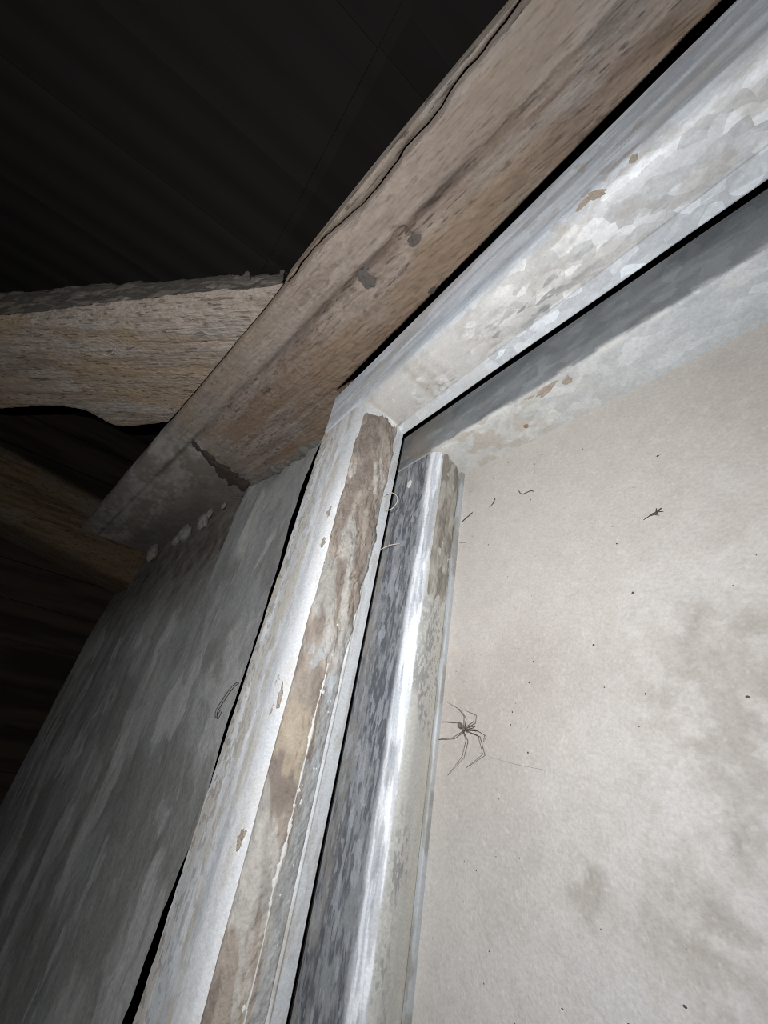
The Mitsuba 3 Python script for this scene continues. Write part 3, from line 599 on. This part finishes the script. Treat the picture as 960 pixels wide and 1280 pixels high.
# ---------------------------------------------------------------- spider and litter
YB = 0.2835
legs = [[(-0.2646, 0.279, 0.0288), (-0.2598, 0.2735, 0.0359), (-0.268, 0.2745, 0.0418), (-0.2902, 0.2831, 0.0475)],
        [(-0.2638, 0.279, 0.0283), (-0.2496, 0.2735, 0.0327), (-0.2499, 0.2745, 0.0384), (-0.2691, 0.2831, 0.0421)],
        [(-0.2674, 0.2785, 0.0280), (-0.2673, 0.2745, 0.0317), (-0.2907, 0.2795, 0.0315)],
        [(-0.2662, 0.2785, 0.0250), (-0.2718, 0.2745, 0.0199), (-0.2932, 0.2800, 0.0177)],
        [(-0.2629, 0.279, 0.0273), (-0.2468, 0.2735, 0.0274), (-0.2388, 0.2745, 0.0245), (-0.2468, 0.2831, 0.0208)],
        [(-0.2636, 0.279, 0.0267), (-0.2442, 0.2735, 0.0236), (-0.2394, 0.2745, 0.0117), (-0.2631, 0.2831, 0.0011)],
        [(-0.2651, 0.279, 0.0255), (-0.2561, 0.2735, 0.0195), (-0.2598, 0.2745, 0.0080), (-0.2821, 0.2831, -0.0066)],
        [(-0.2624, 0.2785, 0.0278), (-0.2533, 0.2745, 0.0290), (-0.2565, 0.2831, 0.0306)]]
def ball(c, r): return m3.Manifold.sphere(1.0, 14).scale(list(np.broadcast_to(r, 3).astype(float))).translate(list(map(float, c)))
head_c = np.array([-0.2634, 0.2776, 0.0274])
body = [ball((-0.2672, 0.2768, 0.0297), (0.0019, 0.0017, 0.0023)), ball(head_c, (0.0014, 0.0012, 0.0014)), m3.Manifold.hull(ball(head_c, 0.0005) + ball((-0.2662, 0.2768, 0.0290), 0.0005))]
for l in legs:
    pts = [head_c, *[np.array(q) for q in l]]; rr = [0.00042, 0.00040, 0.00030, 0.00022, 0.00014]
    for a, b, ra, rb in zip(pts[:-1], pts[1:], rr, rr[1:]):
        body.append(m3.Manifold.batch_hull([m3.Manifold.sphere(ra, 8).translate(list(map(float, a))), m3.Manifold.sphere(rb, 8).translate(list(map(float, b)))]))
for s in (-1, 1): body.append(m3.Manifold.batch_hull([m3.Manifold.sphere(0.0003, 8).translate([-0.2626, 0.2776, 0.0268]), m3.Manifold.sphere(0.0002, 8).translate([-0.2606 + 0.0006 * s, 0.279, 0.0262 + 0.0008 * s])]))
sm = m3.Manifold.batch_boolean(body, m3.OpType.Add).to_mesh()
add('cellar_spider', trimesh.Trimesh(sm.vert_properties[:, :3], sm.tri_verts, process=False), 'mat_spider', 50, label='small long-legged spider resting on the pale door panel beside its left edge', category='spider')

def litter(key, pts, r, mat, label, cat, r1=None, group=None): add(key, tube(pts, r, 5, 20, r1), mat, True, label=label, category=cat, group=group)
y1 = YB - 0.0004
litter('dark_fibre', [(-0.2929, y1, 0.2337), (-0.285, y1 - 0.001, 0.2362), (-0.2783, y1, 0.2405)], 0.0005, 'mat_fibre', 'dark bristle on the panel nearest its upper left corner', 'fibre')
litter('dark_fibre', [(-0.2938, y1, 0.2079), (-0.288, y1, 0.2065), (-0.2841, y1, 0.2052)], 0.0006, 'mat_fibre', 'short dark bristle on the panel edge beside the bead', 'fibre')
litter('dark_fibre', [(-0.2549, y1, 0.2385), (-0.250, y1, 0.2418), (-0.2475, y1 - 0.001, 0.2462)], 0.0005, 'mat_fibre', 'crooked dark bristle on the upper panel between two others', 'fibre')
litter('dark_fibre', [(-0.218, y1, 0.2435), (-0.2096, y1, 0.2381), (-0.206, y1, 0.2383), (-0.2015, y1, 0.2362)], 0.0004, 'mat_fibre', 'thin curved bristle lying rightmost of those under the top rail', 'fibre')
litter('cobweb_thread', [(-0.2502, y1, 0.0128), (-0.238, y1, 0.0110), (-0.2273, y1, 0.0099), (-0.21, y1, 0.0090), (-0.1943, y1, 0.0089)], 0.00011, 'mat_thread', 'fine thread trailing on the panel to the right of the spider', 'cobweb')
husk = m3.Manifold.batch_hull([m3.Manifold.sphere(0.0008, 8).translate([-0.1065, 0.2822, 0.1757]), m3.Manifold.sphere(0.0012, 8).translate([-0.1020, 0.2822, 0.1764])])
husk += m3.Manifold.batch_hull([m3.Manifold.sphere(0.0009, 8).translate([-0.1005, 0.2818, 0.1772]), m3.Manifold.sphere(0.0004, 8).translate([-0.0975, 0.2822, 0.1796])])
for a, b in (((-0.1065, 0.2822, 0.1757), (-0.1130, 0.2830, 0.1735)), ((-0.102, 0.282, 0.177), (-0.1008, 0.2815, 0.1805)), ((-0.1005, 0.282, 0.177), (-0.0965, 0.283, 0.1765)), ((-0.103, 0.282, 0.175), (-0.100, 0.2825, 0.1735))):
    husk += m3.Manifold.batch_hull([m3.Manifold.sphere(0.0004, 6).translate(list(a)), m3.Manifold.sphere(0.00018, 6).translate(list(b))])
hm = husk.translate([0.1015, -0.2835, -0.1765]).scale([0.8, 0.8, 0.8]).translate([-0.1015, 0.2835, 0.1765]).to_mesh()
add('insect_husk', trimesh.Trimesh(hm.vert_properties[:, :3], hm.tri_verts, process=False), 'mat_fibre', 50, label='dried dark insect remains stuck on the upper part of the pale panel', category='insect')
# specks of dirt on the panel: nobody could count them
sp_ = []
for i in range(150):
    r = 0.0002 + 0.0005 * rng.random() ** 3
    m = trimesh.creation.icosphere(subdivisions=1); v = np.array(m.vertices) * [r * (0.8 + rng.random()), r * 0.5, r * (0.8 + rng.random())]
    m.vertices = v + [-0.29 + 0.42 * rng.random(), YB - 0.0001, -0.18 + 0.47 * rng.random()]; sp_.append(m)
add('dirt_specks', trimesh.util.concatenate(sp_), 'mat_darkcrumb', True, kind='stuff', label='tiny dark dirt specks scattered over the pale door panel', category='dirt')
litter('straw', [(-0.3590, 0.2265, 0.1917), (-0.350, 0.2295, 0.1957), (-0.3406, 0.2385, 0.1996)], 0.0004, 'mat_straw', 'pale thin straw bridging the gap between frame and door stile', 'straw')
litter('straw', [(-0.3620, 0.2130, 0.2270), (-0.3565, 0.2110, 0.2370), (-0.3545, 0.2120, 0.2500), (-0.3470, 0.2170, 0.2590), (-0.3400, 0.2230, 0.2540), (-0.3410, 0.2240, 0.2440), (-0.3480, 0.2190, 0.2360), (-0.3530, 0.2150, 0.2380)], 0.00045, 'mat_straw', 'curled pale straw loop hanging on the lip of the upright below the mitre', 'straw')
litter('rootlet', [(-0.585, 0.1930, 0.045), (-0.596, 0.1880, 0.032), (-0.604, 0.1860, 0.018), (-0.611, 0.1860, 0.008), (-0.606, 0.1865, 0.001), (-0.600, 0.1875, 0.010)], 0.0006, 'mat_fibre', 'curly dark rootlet in the gap between plaster and upright', 'rootlet', 0.0005)
for key, x, y, z, a, lab in (('dirt_clod', -0.437, -0.0235, 0.524, 0.008, 'dark clod of dirt on the joist close to its junction with the beam'), ('dirt_clod', -0.404, 0.012, 0.533, 0.005, 'dark dirt clod on the top edge of the joist'), ('dirt_clod', -0.135, 0.046, 0.490, 0.006, 'small dark clod on the bark edge of the long beam'), ('dirt_clod', -0.249, 0.1575, 0.4745, 0.005, 'dark clod under the beam right beside the metal head')):
    add(key, lump((x, y, z), (a, a * 0.6, a * 0.55), len(labels), 0.7), 'mat_darkcrumb', 40, label=lab, category='dirt')
